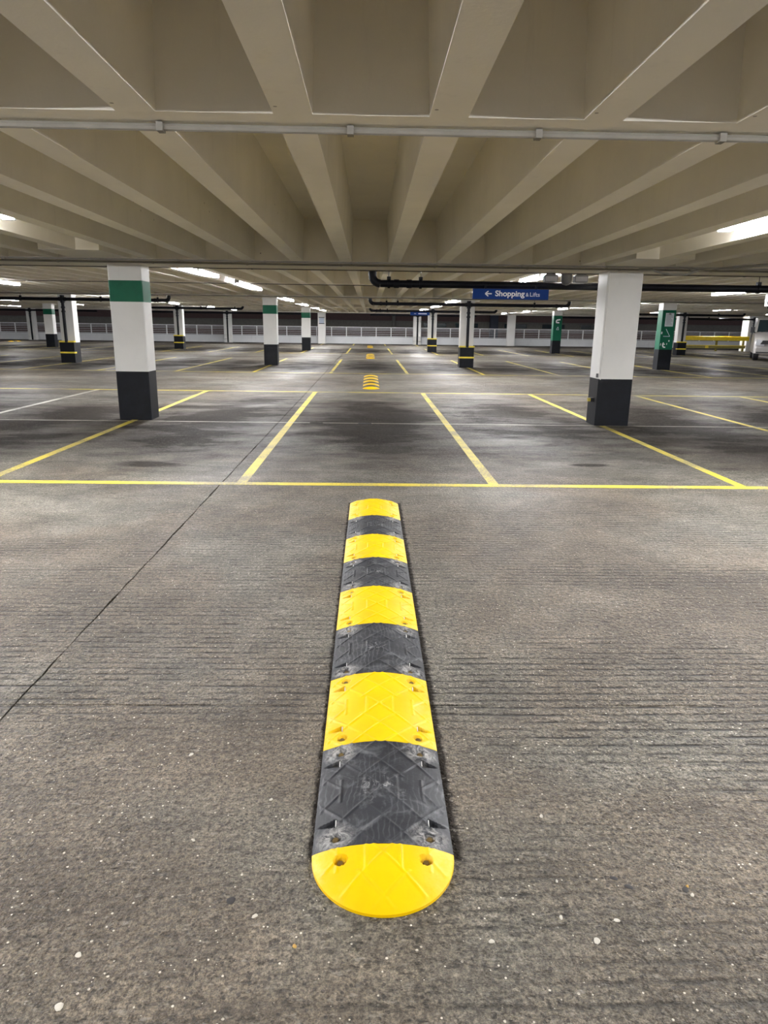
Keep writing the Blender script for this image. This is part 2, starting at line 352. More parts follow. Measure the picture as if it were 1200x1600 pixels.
# ------------------------------------------------------------------ floor
SX = 3.59; XW = 33.0; Y_BACK = -12.0; Y_END = 57.5
JX, JY = -1.38, 2.47
base = MB().box(-XW, XW, Y_BACK, Y_END+0.3, -0.35, -0.030).mesh('floor', M_DARK)
floor = struct(link('floor', base))
def slab(x0, x1, y0, y1, jx, jy):
    """slab with slightly ragged arrises along the joints (jx / jy: which side faces a joint)"""
    pts = []
    def run(a, b, n, jit):
        for i in range(n):
            t = i/n; x = a[0]+(b[0]-a[0])*t; y = a[1]+(b[1]-a[1])*t
            k = random.uniform(-0.0045, 0.0045) if (jit and i) else 0
            pts.append((x + (k if a[0]==b[0] else 0), y + (k if a[1]==b[1] else 0)))
    near = lambda a, b: max(1, int(abs(b-a)/0.035)) if abs(b-a) < 12 else max(1, int(abs(b-a)/0.12))
    run((x0,y0),(x1,y0), near(x0,x1) if jy==-1 else 1, jy==-1)
    run((x1,y0),(x1,y1), near(y0,y1) if jx==1 else 1, jx==1)
    run((x1,y1),(x0,y1), near(x0,x1) if jy==1 else 1, jy==1)
    run((x0,y1),(x0,y0), near(y0,y1) if jx==-1 else 1, jx==-1)
    return MB().prism(pts, 'z', -0.029, 0.0).build('slab', M_FLOOR, floor)
g = 0.0045
slab(-XW, JX-g, Y_BACK, JY-g*0.6, 1, 1); slab(JX+g, XW, Y_BACK, JY-g*0.6, -1, 1)
slab(-XW, JX-g, JY+g*0.6, Y_END+0.3, 1, -1); slab(JX+g, XW, JY+g*0.6, Y_END+0.3, -1, -1)
def paint(x0, x1, y0, y1, mat, z=0.0016):
    return MB().box(x0, x1, y0, y1, 0.0004, z).build('painted_line', mat, floor)
blocks = [(6.42, 15.72), (22.0, 31.2), (37.3, 46.4)]
for bi, (a, b) in enumerate(blocks):
    hw = [0.055, 0.05, 0.045][bi]
    paint(-31, 31, a-hw, a+hw, M_YLINE, 0.0022); paint(-31, 31, b-hw, b+hw, M_YLINE if bi == 0 else M_WLINE, 0.0022)
    paint(-31, -0.9, (a+b)/2-0.41-0.02, (a+b)/2-0.41+0.02, M_WLINE, 0.0022); paint(-0.7, 31, (a+b)/2-0.41-0.02, (a+b)/2-0.41+0.02, M_WLINE, 0.0022)
    n = [5, 8, 10][bi]
    for k in range(-n, n):
        x = (2*k+1)*1.197
        w = 0.048
        paint(x-w, x+w, a+hw, b-hw, M_WLINE if (bi == 0 and x < -5.5) else M_YLINE)
for k in range(-2, 2): paint((2*k+1)*1.197-.05, (2*k+1)*1.197+.05, 52.7, 57.2, M_YLINE)
# pale, ochre and dark stones set in the near deck
for x, y, r, mt in [(0.57,1.37,.008,M_PEB),(-0.67,1.21,.009,M_PEB),(-0.68,1.34,.007,M_PEB),(-0.28,1.45,.006,M_PEB),(0.31,1.37,.006,M_PEB),
                    (0.50,1.44,.005,M_PEB),(0.54,1.82,.006,M_PEB),(-0.61,2.14,.007,M_PEB),(0.64,1.43,.006,M_PEB),(-0.30,1.90,.005,M_PEB),
                    (0.87,1.51,.005,M_PEB),(0.87,1.54,.004,M_PEBY),(-0.17,1.36,.005,M_PEBY),(0.86,1.53,.009,M_PEBD),(0.71,1.54,.009,M_PEBD),
                    (0.68,1.57,.008,M_PEBD),(-0.35,1.50,.011,M_PEBD),(-0.55,1.12,.016,M_PEBD),(0.52,1.56,.004,M_PEB),(-0.5,1.72,.004,M_PEB)]:
    m = MB(); n = 10; ring = []
    for j, (rr, zz) in enumerate([(1.0, 0.0), (0.85, 0.0022), (0.45, 0.0034)]):
        for i in range(n):
            q = 2*math.pi*i/n; k = 1+0.18*math.sin(2*q+x*40)+0.08*math.sin(3*q+y*31)
            m.v.append((math.cos(q)*r*rr*k*1.25, math.sin(q)*r*rr*k, zz if mt is not M_PEBD else zz*0.4))
    for j in range(2):
        for i in range(n): a=j*n+i; b=j*n+(i+1)%n; m.f.append((a,b,b+n,a+n))
    m.f.append(tuple(2*n+i for i in range(n))); m.f.append(tuple(range(n-1,-1,-1)))
    o = m.build('stone_chip', mt, floor, True, (x, y, 0.0003)); o.rotation_euler.z = x*9
MB().cbox(-0.16, 0.04, 10.56, 10.68, 0.0004, 0.004, 0.02).build('drain_cover', M_DARK, floor)

# ------------------------------------------------------------------ ceiling
RP = 7.18/11
KN = [(-12, 2.30), (3.36, 2.30), (9.95, 2.275), (11.24, 2.36), (18.3, 2.43), (25.3, 2.40), (26.5, 2.40), (34.0, 2.38), (40.6, 2.40), (41.9, 2.41), (49.2, 2.41), (55.9, 2.40), (60, 2.40)]
def zr(y):
    for (a, za), (b, zb) in zip(KN, KN[1:]):
        if y <= b: return za + (zb-za)*(y-a)/(b-a)
    return KN[-1][1]
DEP = 0.53
deck = MB()
for (a, za), (b, zb) in zip(KN, KN[1:]):
    b2 = min(b, Y_END+0.3); za2 = za+DEP; zb2 = zb+DEP
    deck.hexa([(-XW,a,za2),(XW,a,za2),(XW,b2,zb2),(-XW,b2,zb2),(-XW,a,za2+.2),(XW,a,za2+.2),(XW,b2,zb2+.2),(-XW,b2,zb2+.2)])
ceiling = struct(deck.build('ceiling', M_CEIL))
beams = [(-4.8, -3.9, 2.28), (9.95, 11.24, 2.265), (25.3, 26.5, 2.37), (40.6, 41.9, 2.385), (56.4, 57.8, 2.35)]
for a, b, z in beams:
    MB().box(-XW, XW, a, b, z, zr((a+b)/2)+DEP+0.05).build('cross_beam', M_CEIL, ceiling)
strips = [(-11.9, -11.7), (3.25, 3.47), (18.2, 18.42), (33.9, 34.12), (49.1, 49.3)]
for a, b in strips:
    MB().box(-XW, XW, a, b, zr(a)+0.0015, zr(a)+DEP+0.05).build('cross_rib', M_RIB, ceiling)
spans = [(-11.7, -4.8, 0), (-3.9, 3.25, 8), (3.47, 9.95, 12), (11.24, 18.2, 17), (18.42, 25.3, 22), (26.5, 33.9, 27), (34.12, 40.6, 31), (41.9, 49.1, 31), (49.3, 56.4, 0)]
RW = 0.0815
def rib_into(m, x, a, b):
    za, zb = zr(a+.001), zr(b-.001); t = 0.022
    wob = 0
    m.hexa([(x-RW,a,za),(x+RW,a,za),(x+RW,b,zb),(x-RW,b,zb),(x-RW-t,a,za+DEP+.02),(x+RW+t,a,za+DEP+.02),(x+RW+t,b,zb+DEP+.02),(x-RW-t,b,zb+DEP+.02)])
for a, b, n in spans:
    me = None; st = MB(); k_all = int(XW/RP)
    for k in range(-k_all, k_all):
        x = (k+0.5)*RP
        if -n <= k < n:
            if me is None:
                mm = MB(); rib_into(mm, 0, a, b); me = mm.mesh('rib', M_RIB)
            link('rib', me, ceiling, (x, 0, 0))
        else: rib_into(st, x, a, b)
    if st.v: o = st.build('rib', M_RIB, ceiling); o['kind'] = 'stuff'
# wider drop panels where the pillar ribs meet the first beam
for sx in (-1, 1):
    MB().hexa([(sx*SX-.36,8.9,2.276),(sx*SX+.36,8.9,2.276),(sx*SX+.40,9.95,2.274),(sx*SX-.40,9.95,2.274),
               (sx*SX-.36,8.9,2.7),(sx*SX+.36,8.9,2.7),(sx*SX+.40,9.95,2.7),(sx*SX-.40,9.95,2.7)]).build('drop_panel', M_RIB, ceiling)

# ------------------------------------------------------------------ walls
wb = MB().box(-XW, XW, Y_END, Y_END+0.25, 0, 0.56).build('wall_back', M_PARAPET); struct(wb)
struct(MB().box(-XW-.2, -XW, Y_BACK, Y_END+.3, -.3, 3.1).build('wall_left', M_PARAPET))
struct(MB().box(XW, XW+.2, Y_BACK, Y_END+.3, -.3, 3.1).build('wall_right', M_PARAPET))
struct(MB().box(-XW, XW, Y_BACK-.2, Y_BACK, -.3, 3.1).build('wall_front', M_PARAPET))
rail = thing('guard_railing', 'long white steel railing with thin bars on top of the far parapet wall', 'railing', (0, Y_END+0.12, 0.56))
MB().box(-XW, XW, -.035, .035, 0.69, 0.745).build('top_rail', M_RAIL, rail)
for z in (0.06, 0.20, 0.34, 0.48, 0.60):
    MB().box(-XW, XW, -.012, .012, z-.012, z+.012).build('bar', M_RAIL, rail)
pm = MB().box(-.032, .032, -.03, .03, 0.0, 0.70).mesh('post', M_RAIL)
for k in range(-27, 28): link('post', pm, rail, (-0.65+1.19*k, 0, 0))

# neighbouring building beyond the parapet
fb = thing('neighbouring_building', 'low building of dark red brick and grey bands behind the far railing', 'building', (0, 66, -3))
for z0, z1, mt, nm in [(0, 3.5, M_LBAND, 'render_band'), (3.5, 3.95, M_BRICK, 'brick_band'), (3.95, 4.30, M_LBAND, 'render_band'), (4.30, 4.88, M_BAND, 'render_band'), (4.88, 8.0, M_BRICK, 'brick_band')]:
    MB().box(-60, 60, 0.0 if nm == 'brick_band' else 0.05, 1.0, z0, z1).build(nm, mt, fb)
for x in (6.0, 8.9, 13.4, 16.9, 20.5):
    w = MB().box(x-1.1, x+1.1, -0.02, 0.05, 4.32, 4.72).build('window', M_GLASS, fb)
    m = MB()
    for q in (x-1.1, x-0.03, x+1.04): m.box(q, q+.06, -0.05, 0.0, 4.32, 4.72)
    m.box(x-1.1, x+1.1, -0.05, 0, 4.30, 4.35); m.build('window_frame', M_BAND, w)
for x in (-22.5, 2.2, 24.5):
    MB().tube([(x, -0.12, 3.9), (x, -0.12, 5.7)], 0.16, 12).build('downpipe', M_BAND, fb, True)
MB().box(11.0, 11.7, -0.6, 0.0, 3.0, 6.0).build('blue_panel', simple('blue grey cladding', (0.03, 0.035, 0.05), 0.6), fb)

# ------------------------------------------------------------------ pillars
HW = 0.245
def pillar(x, y, top, style, label, w=HW, d=0.42):
    t = thing('concrete_pillar', label, 'pillar', (x, y, 0))
    base_h = 0.73; c = 0.012
    if style.endswith('_far') and w == HW: w = 0.30
    def sec(nm, z0, z1, mt, e=0.0): return MB().cbox(-w-e, w+e, -e, d+e, z0, z1, c).build(nm, mt, t)
    if style in ('plain_far', 'sign_far', 'pipe_far'):
        sec('shaft', 0, top, M_WHITE)
    elif style == 'band':
        sec('base', 0, base_h, M_BLACK); zb = {10.8: 1.74}.get(y, 1.80); sec('shaft', base_h, zb, M_WHITE)
        sec('green_band', zb, zb+0.30, M_GREEN, 0.001); sec('shaft_top', zb+0.30, top, M_WHITE)
    elif style == 'green':
        sec('base', 0, base_h, M_BLACK); sec('green_shaft', base_h, 2.12, M_GREEN, 0.001); sec('shaft_top', 2.12, top, M_WHITE)
    else:
        sec('base', 0, base_h-0.02, M_BLACK); sec('shaft', base_h-0.02, top, M_WHITE)
    if style == 'pipe':
        sec_g = MB().box(-w-.01, w+.01, -0.17, -0.005, 0, 0.715).build('pipe_guard', M_BLACK, t)
        for z in (0.715, 0.33):
            MB().cbox(-w-.03, w+.03, -0.19, 0.0, z, z+0.055, 0.03).build('yellow_bar', M_GUARD, t)
    if style == 'pipe_far':
        for z in (0.62, 0.30):
            m = MB(); m.tube([(-w+.02,-.02,z),(-w+.04,-.13,z),(w-.04,-.13,z),(w-.02,-.02,z)], 0.028, 8)
            m.build('hoop_guard', M_WHITE, t, True)
    return t
P = {}
P['1L'] = pillar(-3.83+HW, 10.8, 2.27, 'band', 'large white pillar in the left foreground with a green band and black base', d=0.40)
P['1R'] = pillar(3.53+.21, 10.66, 2.27, 'plain', 'large white pillar with black base and no green band, right foreground', w=0.262, d=0.44)
P['1a'] = pillar(-10.77, 10.8, 2.27, 'plain', 'white pillar with black base beyond the left edge of the view, front row')
P['1b'] = pillar(10.77, 10.8, 2.27, 'plain', 'white pillar with black base beyond the right edge of the view, front row')
P['2a'] = pillar(-3.59, 26.1, 2.38, 'band', 'middle-distance white pillar with green band, first one right of the big left pillar')
P['2b'] = pillar(3.55, 26.1, 2.38, 'pipe', 'white pillar with a black drainpipe below the left end of the blue sign, yellow bars')
P['2c'] = pillar(-10.85, 26.1, 2.38, 'pipe', 'white pillar with black drainpipe and yellow barred base, left of the big green banded pillar')
P['2d'] = pillar(10.85, 26.0, 2.38, 'green', 'green pillar with a paper notice and white scuffs, right of the big white pillar')
P['3a'] = pillar(-3.63, 41.2, 2.40, 'band', 'small distant white pillar with green band and black base, second from the speed bump line')
P['3b'] = pillar(3.60, 41.2, 2.40, 'pipe', 'distant white pillar with black drainpipe and two yellow bars, just right of the speed bumps')
P['3c'] = pillar(-10.85, 41.2, 2.40, 'pipe', 'distant white pillar with black drainpipe between the two nearer green banded pillars')
P['3d'] = pillar(10.80, 41.2, 2.40, 'green', 'distant green pillar with a white bracket mark, left of the big white pillar')
P['3e'] = pillar(-18.15, 41.2, 2.40, 'band', 'distant white pillar with green band near the left edge of the view')
P['3f'] = pillar(18.05, 41.2, 2.40, 'pipe', 'distant white pillar with drainpipe just behind the green notice pillar')
P['4a'] = pillar(-3.75, 56.6, 2.36, 'sign_far', 'white pillar at the far parapet bearing a small blue-grey panel')
P['4b'] = pillar(3.75, 56.6, 2.36, 'pipe_far', 'white pillar at the far parapet with a black drainpipe, right of the speed bumps')
P['4c'] = pillar(11.2, 56.6, 2.36, 'plain_far', 'plain white pillar at the far parapet, right of the drainpipe pillar with yellow bars')
P['4d'] = pillar(-11.1, 56.6, 2.36, 'pipe_far', 'white far parapet pillar with a black drainpipe, left of the middle green banded pillar')
P['4e'] = pillar(-26.3, 56.6, 2.36, 'pipe_far', 'white far parapet pillar with a black drainpipe at the far left')
P['4f'] = pillar(-18.7, 56.6, 2.36, 'plain_far', 'far parapet pillar hidden behind the big green banded pillar')
P['4g'] = pillar(18.7, 56.6, 2.36, 'plain_far', 'far parapet pillar hidden behind the big plain white pillar')
P['4h'] = pillar(27.05, 50.0, 2.41, 'plain_far', 'wide grey-white pillar at the right end of the yellow barrier, beside the van', w=0.50, d=0.9)
# marks on pillars
sp = P['4a']
MB().box(-0.19, 0.19, -0.02, 0.0, 1.55, 1.95).build('panel', simple('blue grey panel', (0.42, 0.48, 0.58), 0.4), sp)
for z in (1.50, 1.96): MB().box(-0.22, 0.22, -0.025, 0.0, z, z+0.05).build('dark_strip', M_BLACK, sp)
gp = P['2d']
MB().box(-0.13, 0.17, -0.012, -0.001, 1.55, 2.02).build('notice', M_NOTICE, gp)
m = MB()
for i in range(9): m.box(-0.10, 0.14 - 0.03*(i % 3), -0.0135, -0.012, 1.60+i*0.045, 1.612+i*0.045)
m.box(-0.02, 0.06, -0.0135, -0.012, 1.97, 2.005); m.build('notice_print', M_GREY, gp)
def stroke(m, pts, w, y=-0.003):
    for (ax, az), (bx, bz) in zip(pts, pts[1:]):
        d = Vector((bx-ax, bz-az)); nrm = Vector((-d.y, d.x)).normalized()*w/2
        m.hexa([(ax-nrm.x,y,az-nrm.y),(bx-nrm.x,y,bz-nrm.y),(bx-nrm.x,y+.0015,bz-nrm.y),(ax-nrm.x,y+.0015,az-nrm.y),
                (ax+nrm.x,y,az+nrm.y),(bx+nrm.x,y,bz+nrm.y),(bx+nrm.x,y+.0015,bz+nrm.y),(ax+nrm.x,y+.0015,az+nrm.y)])
m = MB(); stroke(m, [(-0.06, 1.46), (0.10, 1.20), (-0.14, 1.20)], 0.016); m.build('worn_white_line', M_SIGNT, gp)
m = MB()
stroke(m, [(-0.10, 0.98), (-0.13, 0.90), (-0.10, 0.82), (-0.02, 0.81)], 0.04); stroke(m, [(-0.09, 0.90), (-0.05, 0.93)], 0.03)
stroke(m, [(0.07, 1.04), (0.11, 1.04)], 0.05); stroke(m, [(-0.2, 1.36), (-0.21, 1.28)], 0.04); stroke(m, [(-0.2, 0.95), (-0.21, 0.87)], 0.02); stroke(m, [(0.02, 0.96), (0.02, 0.90)], 0.02)
m.build('worn_white_mark', M_SIGNW, gp)
m = MB(); gp3 = P['3d']
stroke(m, [(0.13, 1.90), (-0.08, 1.87), (-0.10, 1.74), (0.08, 1.73)], 0.075); m.build('white_mark', M_SIGNW, gp3)
m = MB(); stroke(m, [(-0.06, 1.36), (0.02, 1.50), (0.07, 1.34), (-0.06, 1.34)], 0.02); m.build('small_white_mark', M_SIGNT, gp3)
bk = P['1R']
MB().cbox(-0.262-0.09, -0.262, 0.12, 0.20, 0.36, 0.41, 0.01).build('yellow_socket', simple('yellow bracket', (0.35, 0.28, 0.03), 0.5), bk)
MB().box(-0.262-0.055, -0.262, 0.115, 0.205, 0.355, 0.415).build('socket_plate', M_BLACK, bk)
MB().cbox(-0.262-0.03, -0.262-.001, 0.02, 0.05, 0.73, 0.79, 0.004).build('hook', M_GREY, bk)
MB().tube([(-0.238, -0.012, 0.7), (-0.238, -0.012, 2.26)], 0.006, 6).build('corner_cable', M_WHITE, bk)

# ------------------------------------------------------------------ drain pipes
def arc(cx, cz, y, r, a0, a1, n=7):
    return [(cx+r*math.cos(math.radians(a0+(a1-a0)*i/n)), y, cz+r*math.sin(math.radians(a0+(a1-a0)*i/n))) for i in range(n+1)]
def drain(x0, x1, y, z, r, top, label, up0=True, up1=True, drop=None, hang=(), coup=(), dropz=0.7, cross=True):
    t = thing('drain_pipe', label, 'pipe', ((x0+x1)/2, y, z)); cx = (x0+x1)/2
    e = r*2.2; T = lambda pts: [(px-cx, py-y, pz-z) for px, py, pz in pts]
    xa = x0+e if up0 else x0; xb = x1-e if up1 else x1
    MB().tube(T([(xa, y, z), (xb, y, z)]), r, 14).build('pipe', M_PIPE, t, True)
    if up0: MB().tube(T([(x0, y, top)] + arc(x0+e, z+e, y, e, 180, 270)), r*1.12, 14).build('elbow', M_PIPE, t, True)
    if up1: MB().tube(T([(x1, y, top)] + arc(x1-e, z+e, y, e, 0, -90)), r*1.12, 14).build('elbow', M_PIPE, t, True)
    for c in coup:
        MB().tube(T([(c-r*.8,y,z),(c-r*.6,y,z),(c+r*.6,y,z),(c+r*.8,y,z)]), [r*1.02, r*1.18, r*1.18, r*1.02], 14).build('coupling', M_PIPE, t, True)
    for h in hang:
        o = MB().tube(T([(h-.02,y,z),(h+.02,y,z)]), r*1.25, 14).box(h-cx-.03, h-cx+.03, -.03, .03, r, r+.05).build('hanger', M_PIPE, t)
        MB().tube(T([(h,y,z+r),(h,y,top)]), 0.006, 6).build('rod', M_PIPE, o)
    if drop is not None:
        if cross: MB().tube(T([(drop,y,z-r*2.2),(drop,y,z+r*2.4)]), r*1.35, 14).tube(T([(drop-r*2.2,y,z),(drop+r*2.2,y,z)]), r*1.25, 14).build('tee', M_PIPE, t, True)
        MB().tube(T([(drop,y,z-r*1.5),(drop,y,dropz)]), r*0.95, 14).build('drop_pipe', M_PIPE, t, True)
        for zz in (z-.28, z-.42): MB().tube(T([(drop,y,zz-.03),(drop,y,zz+.03)]), r*1.25, 14).build('collar', M_PIPE, t, True)
    return t
drain(0.04, 14.3, 11.55, 2.09, 0.056, 2.40, 'thick black drain pipe hanging behind the big white pillar, above the blue sign', up1=False,
      hang=(0.30, 0.80, 4.10, 6.2, 8.2), coup=(0.42, 0.62))
Y2 = 26.0
drain(0.02, 7.15, Y2-.08, 2.20, 0.056, 2.44, 'black drain pipe under the blue sign, both ends turned up, crossing a pillar', drop=3.55, hang=(.6, 1.0, 5.9), coup=(.4, 6.7), dropz=.72)
drain(-14.4, -7.10, Y2-.08, 2.20, 0.056, 2.44, 'black drain pipe at the far left, its turned-up right end beside the green banded pillar', drop=-10.85, hang=(-12.3, -9.5, -7.5), coup=(-7.6,), dropz=.72)
drain(14.4, 21.5, Y2-.08, 2.20, 0.056, 2.44, 'black drain pipe at the upper right edge above the van', drop=None, hang=(15.2, 18))
Y3 = 41.1
drain(0.02, 7.2, Y3, 2.25, 0.06, 2.46, 'distant black drain pipe, third in depth, right of the speed bump line', drop=3.60, hang=(.6, 1.0), coup=(.4,), dropz=.72)
drain(-14.4, -7.15, Y3, 2.25, 0.06, 2.46, 'distant black drain pipe between the two green banded pillars on the left', drop=-10.85, hang=(-12.3, -9.5, -7.6), dropz=.72)
drain(14.4, 21.5, Y3, 2.25, 0.06, 2.46, 'distant black drain pipe behind the green notice pillar', drop=18.05, hang=(15.2, 20), dropz=.72)
drain(-28.7, -21.5, Y3, 2.25, 0.06, 2.46, 'distant black drain pipe at the left edge of the view', drop=None, hang=(-25, -23))
Y4 = 56.3
drain(0.05, 8.3, Y4, 2.23, 0.065, 2.36, 'farthest black drain pipe along the parapet, right of the speed bump line', up0=False, up1=False, drop=3.75, dropz=.02, cross=True)
drain(-17.0, -4.6, Y4, 2.23, 0.065, 2.36, 'farthest black drain pipe along the parapet, left of the panel pillar', up0=False, up1=False, drop=-11.04, dropz=.02)
drain(-32.5, -21, Y4, 2.23, 0.065, 2.36, 'farthest black drain pipe along the parapet at the far left', up0=False, up1=False, drop=-26.15, dropz=.02)
drain(14.5, 32, Y4, 2.23, 0.065, 2.36, 'farthest black drain pipe along the parapet on the right', up0=False, up1=False, drop=None)
drain(22.0, 26.75, 49.62, 2.18, 0.06, 2.42, 'black drain pipe dropping down the pillar at the right end of the yellow barrier', up0=True, up1=False, drop=26.7, dropz=.02, hang=(23.5,))

# conduits on the ceiling
def conduit(y, z, r, label, clips, mat=M_CONDUIT, group=None, x0=-20, x1=20):
    t = thing('conduit', label, 'conduit', (0, y, z), 0, group)
    MB().tube([(x0, 0, 0), (x1, 0, 0)], r, 8).build('tube', mat, t, True)
    for c in clips: MB().box(c-.014, c+.014, -r-.010, r+.010, -r-.003, r).build('clip', mat, t)
conduit(3.40, 2.279, 0.0160, 'cream painted conduit clipped under the nearest cross rib of the ceiling', [-5.6,-4.7,-3.8,-2.8,-1.88,-.92,-.09,.74,1.56,2.5,3.4,4.3,5.3])
conduit(9.90, 2.255, 0.012, 'upper of two painted conduits on the beam above the big pillars', [-6+k*1.15 for k in range(11)])
conduit(10.25, 2.251, 0.013, 'lower of two painted conduits on the beam above the big pillars', [-5.6+k*1.3 for k in range(10)])
conduit(11.26, 2.262, 0.010, 'dark cable along the back edge of the beam above the big pillars', [-5.6+k*1.9 for k in range(7)], M_CABLE)
conduit(18.45, 2.418, 0.009, 'dark cable across the second ceiling cross rib', [-7+k*2.2 for k in range(8)], M_CABLE)
conduit(25.26, 2.375, 0.010, 'dark cable across the beam over the second pillar row', [-9+k*2.4 for k in range(9)], M_CABLE)
# loose conduits beside the right pillar
t = thing('cable_loop', 'pale cables looping off the beam beside the top of the big white right pillar', 'cable', (4.0, 10.2, 2.24))
def cable(pts, r, nm='cable'): MB().tube([(x-4.0, y-10.2, z-2.24) for x, y, z in pts], r, 8).build(nm, M_CONDUIT, t, True)
cable([(3.72,10.1,2.25),(3.9,10.1,2.245),(4.05,10.1,2.20),(4.2,10.1,2.185),(4.4,10.1,2.19),(4.55,10.12,2.245),(4.75,10.1,2.262),(5.4,8.2,2.255),(5.9,6.6,2.262)], 0.014)
cable([(4.4,10.0,2.235),(4.7,9.95,2.26),(5.15,8.9,2.262),(5.5,7.8,2.268)], 0.009)

# ------------------------------------------------------------------ luminaires
lum = thing('batten_luminaire', 'x', 'light fitting', (0, 0, 0))
L = 1.80
MB().prism([(-.03,.05),(-.03,.0),(-.012,-.03),(.012,-.03),(.03,0),(.03,.05)], 'y', -L/2, L/2).build('housing', M_LAMPBODY, lum)
for sx in (-1, 1): MB().tube([(sx*.048, -L/2+.03, -.012), (sx*.048, L/2-.03, -.012)], .017, 6, False).build('tube', M_LAMP, lum)
for sy in (-1, 1):
    MB().cbox(-.058, .058, min(sy*(L/2-.03), sy*(L/2+.02)), max(sy*(L/2-.03), sy*(L/2+.02)), -.035, .055, .01).build('end_cap', M_LAMPBODY, lum)
    MB().tube([(0, sy*.55, .055), (0, sy*.55, .40)], .006, 6).build('suspension_rod', M_LAMPBODY, lum)
lamps = []
for xi, x in enumerate((3.27, 9.46, 17.3, 24.5)):
    for sx in (-1, 1):  # 'behind' and 'beside' rows are unseen, added to light the near deck and ceiling
        for y0, row in ((-8.9, 'behind'), (-6.9, 'behind'), (-2.2, 'beside'), (0.9, 'beside'), (4.05, 'near'), (5.95, 'near'), (12.85, 'a'), (14.80, 'a'), (19.0, 'b'), (20.95, 'b'),
                        (28.0, 'c'), (29.95, 'c'), (35.2, 'd'), (37.15, 'd'), (43.3, 'e'), (45.25, 'e'), (50.5, 'f'), (52.45, 'f')):
            if xi >= 2 and y0 < 4: continue
            if xi and y0 in (-8.9, -2.2, 4.05, 14.80, 20.95, 29.95, 37.15, 45.25, 52.45): continue
            if xi >= 3 and y0 < 12: continue
            lamps.append((sx*x, y0, row, xi))
side = {-1: 'left', 1: 'right'}
rowname = {'behind': 'unseen, added behind the viewer', 'beside': 'unseen, added overhead beside the viewer', 'near': 'ahead of the first beam', 'a': 'just past the big pillars', 'b': 'second cluster in depth',
           'c': 'just past the second pillar row', 'd': 'fourth cluster in depth', 'e': 'past the third pillar row', 'f': 'nearest the parapet'}
linename = ['inner line', 'second line', 'third line', 'outermost line']
firstl = True; seen = {}
for x, y, row, xi in lamps:
    o = lum if firstl else copy_tree(lum); firstl = False
    o.location = (x, y, zr(y) + (-0.03 if y < 3 else 0.075 if (y < 10 and xi == 0) else -0.035 if xi == 1 else 0.02))
    sd = side[1 if x > 0 else -1]; k = (x, row); seen[k] = seen.get(k, 0)+1
    o['label'] = f"lit twin tube, {sd} {linename[xi]}, {rowname[row]}" + ('' if xi else f", {'closer' if seen[k] == 1 else 'farther'} of its pair")
    o['group'] = 'lit ceiling tubes'

# ------------------------------------------------------------------ signs
def text_mesh(txt, size, bold):
    cu = bpy.data.curves.new('t', 'FONT'); cu.body = txt; cu.size = size; cu.offset = bold; cu.extrude = 0.001
    o = bpy.data.objects.new('t', cu); COL.objects.link(o)
    dg = bpy.context.evaluated_depsgraph_get(); me = bpy.data.meshes.new_from_object(o.evaluated_get(dg))
    bpy.data.objects.remove(o); return me
def text_obj(name, txt, size, bold, mat, parent, x0, x1, z0, y):
    me = text_mesh(txt, size, bold); xs = [v.co.x for v in me.vertices]; a, b = min(xs), max(xs); k = (x1-x0)/(b-a)
    me.transform(Matrix.Translation((x0, y, z0)) @ Matrix.Rotation(math.pi/2, 4, 'X') @ Matrix.Diagonal((k, 1, 1, 1)) @ Matrix.Translation((-a, 0, 0)))
    me.materials.clear(); me.materials.append(mat); return link(name, me, parent)
sg = thing('direction_sign', 'blue hanging sign with a left arrow reading Shopping & Lifts under the black pipe', 'sign', (1.62, 11.46, 1.875))
MB().box(0, 1.20, -0.015, 0.015, 0, 0.155).build('panel', M_BLUE, sg)
for q in (0.2, 1.0): MB().box(q-.012, q+.012, -0.004, 0.03, 0.15, 0.215).build('bracket', M_PIPE, sg)
text_obj('lettering', 'Shopping', 0.118, 0.0027, M_SIGNW, sg, 0.355, 0.82, 0.048, -0.0165)
text_obj('lettering', '&', 0.080, 0.0005, M_SIGNT, sg, 0.838, 0.885, 0.048, -0.0165)
text_obj('lettering', 'Lifts', 0.088, 0.0004, M_SIGNT, sg, 0.905, 1.06, 0.048, -0.0165)
m = MB(); stroke(m, [(0.195, 0.082), (0.30, 0.082)], 0.018, -0.0175); stroke(m, [(0.245, 0.120), (0.197, 0.082), (0.245, 0.044)], 0.018, -0.019)
m.build('arrow', M_SIGNW, sg)
def blue_far(x, y, z, w, lab):
    s = thing('direction_sign', lab, 'sign', (x, y, z)); MB().box(0, w, -.015, .015, 0, .17).build('panel', M_BLUE, s)
    for q in (.15, w-.15): MB().box(q-.012, q+.012, -.004, .012, .16, .26).build('bracket', M_PIPE, s)
    m = MB(); stroke(m, [(w*.2, .085), (w*.3, .085)], .02, -.018); stroke(m, [(w*.42, .085), (w*.85, .085)], .05, -.018); m.build('lettering', M_SIGNT, s)
blue_far(2.3, 41.0, 2.03, 1.1, 'tiny distant blue sign under the third pipe, right of the speed bumps')
blue_far(-20.8, 38.0, 2.02, 1.3, 'distant blue sign cut off by the left edge of the view')
s = thing('white_sign', 'white hanging sign cut off at the right edge of the view above the van', 'sign', (10.93, 19.9, 2.10))
MB().box(0, 0.9, -.012, .012, 0, 0.33).build('panel', M_SIGNW, s)
for q in (.1, .8): MB().box(q-.01, q+.01, -.004, .004, .33, .40).build('bracket', M_GREY, s)
m = MB(); m.tube([(0.13+.06*math.cos(a/16*2*math.pi), -.014, .10+.06*math.sin(a/16*2*math.pi)) for a in range(17)], .010, 6); m.build('round_mark', M_GREY, s)
m = MB(); stroke(m, [(0.08, .26), (0.30, .26)], .03, -.014); m.build('red_mark', simple('red sign print', (0.6, 0.05, 0.04), 0.4), s)

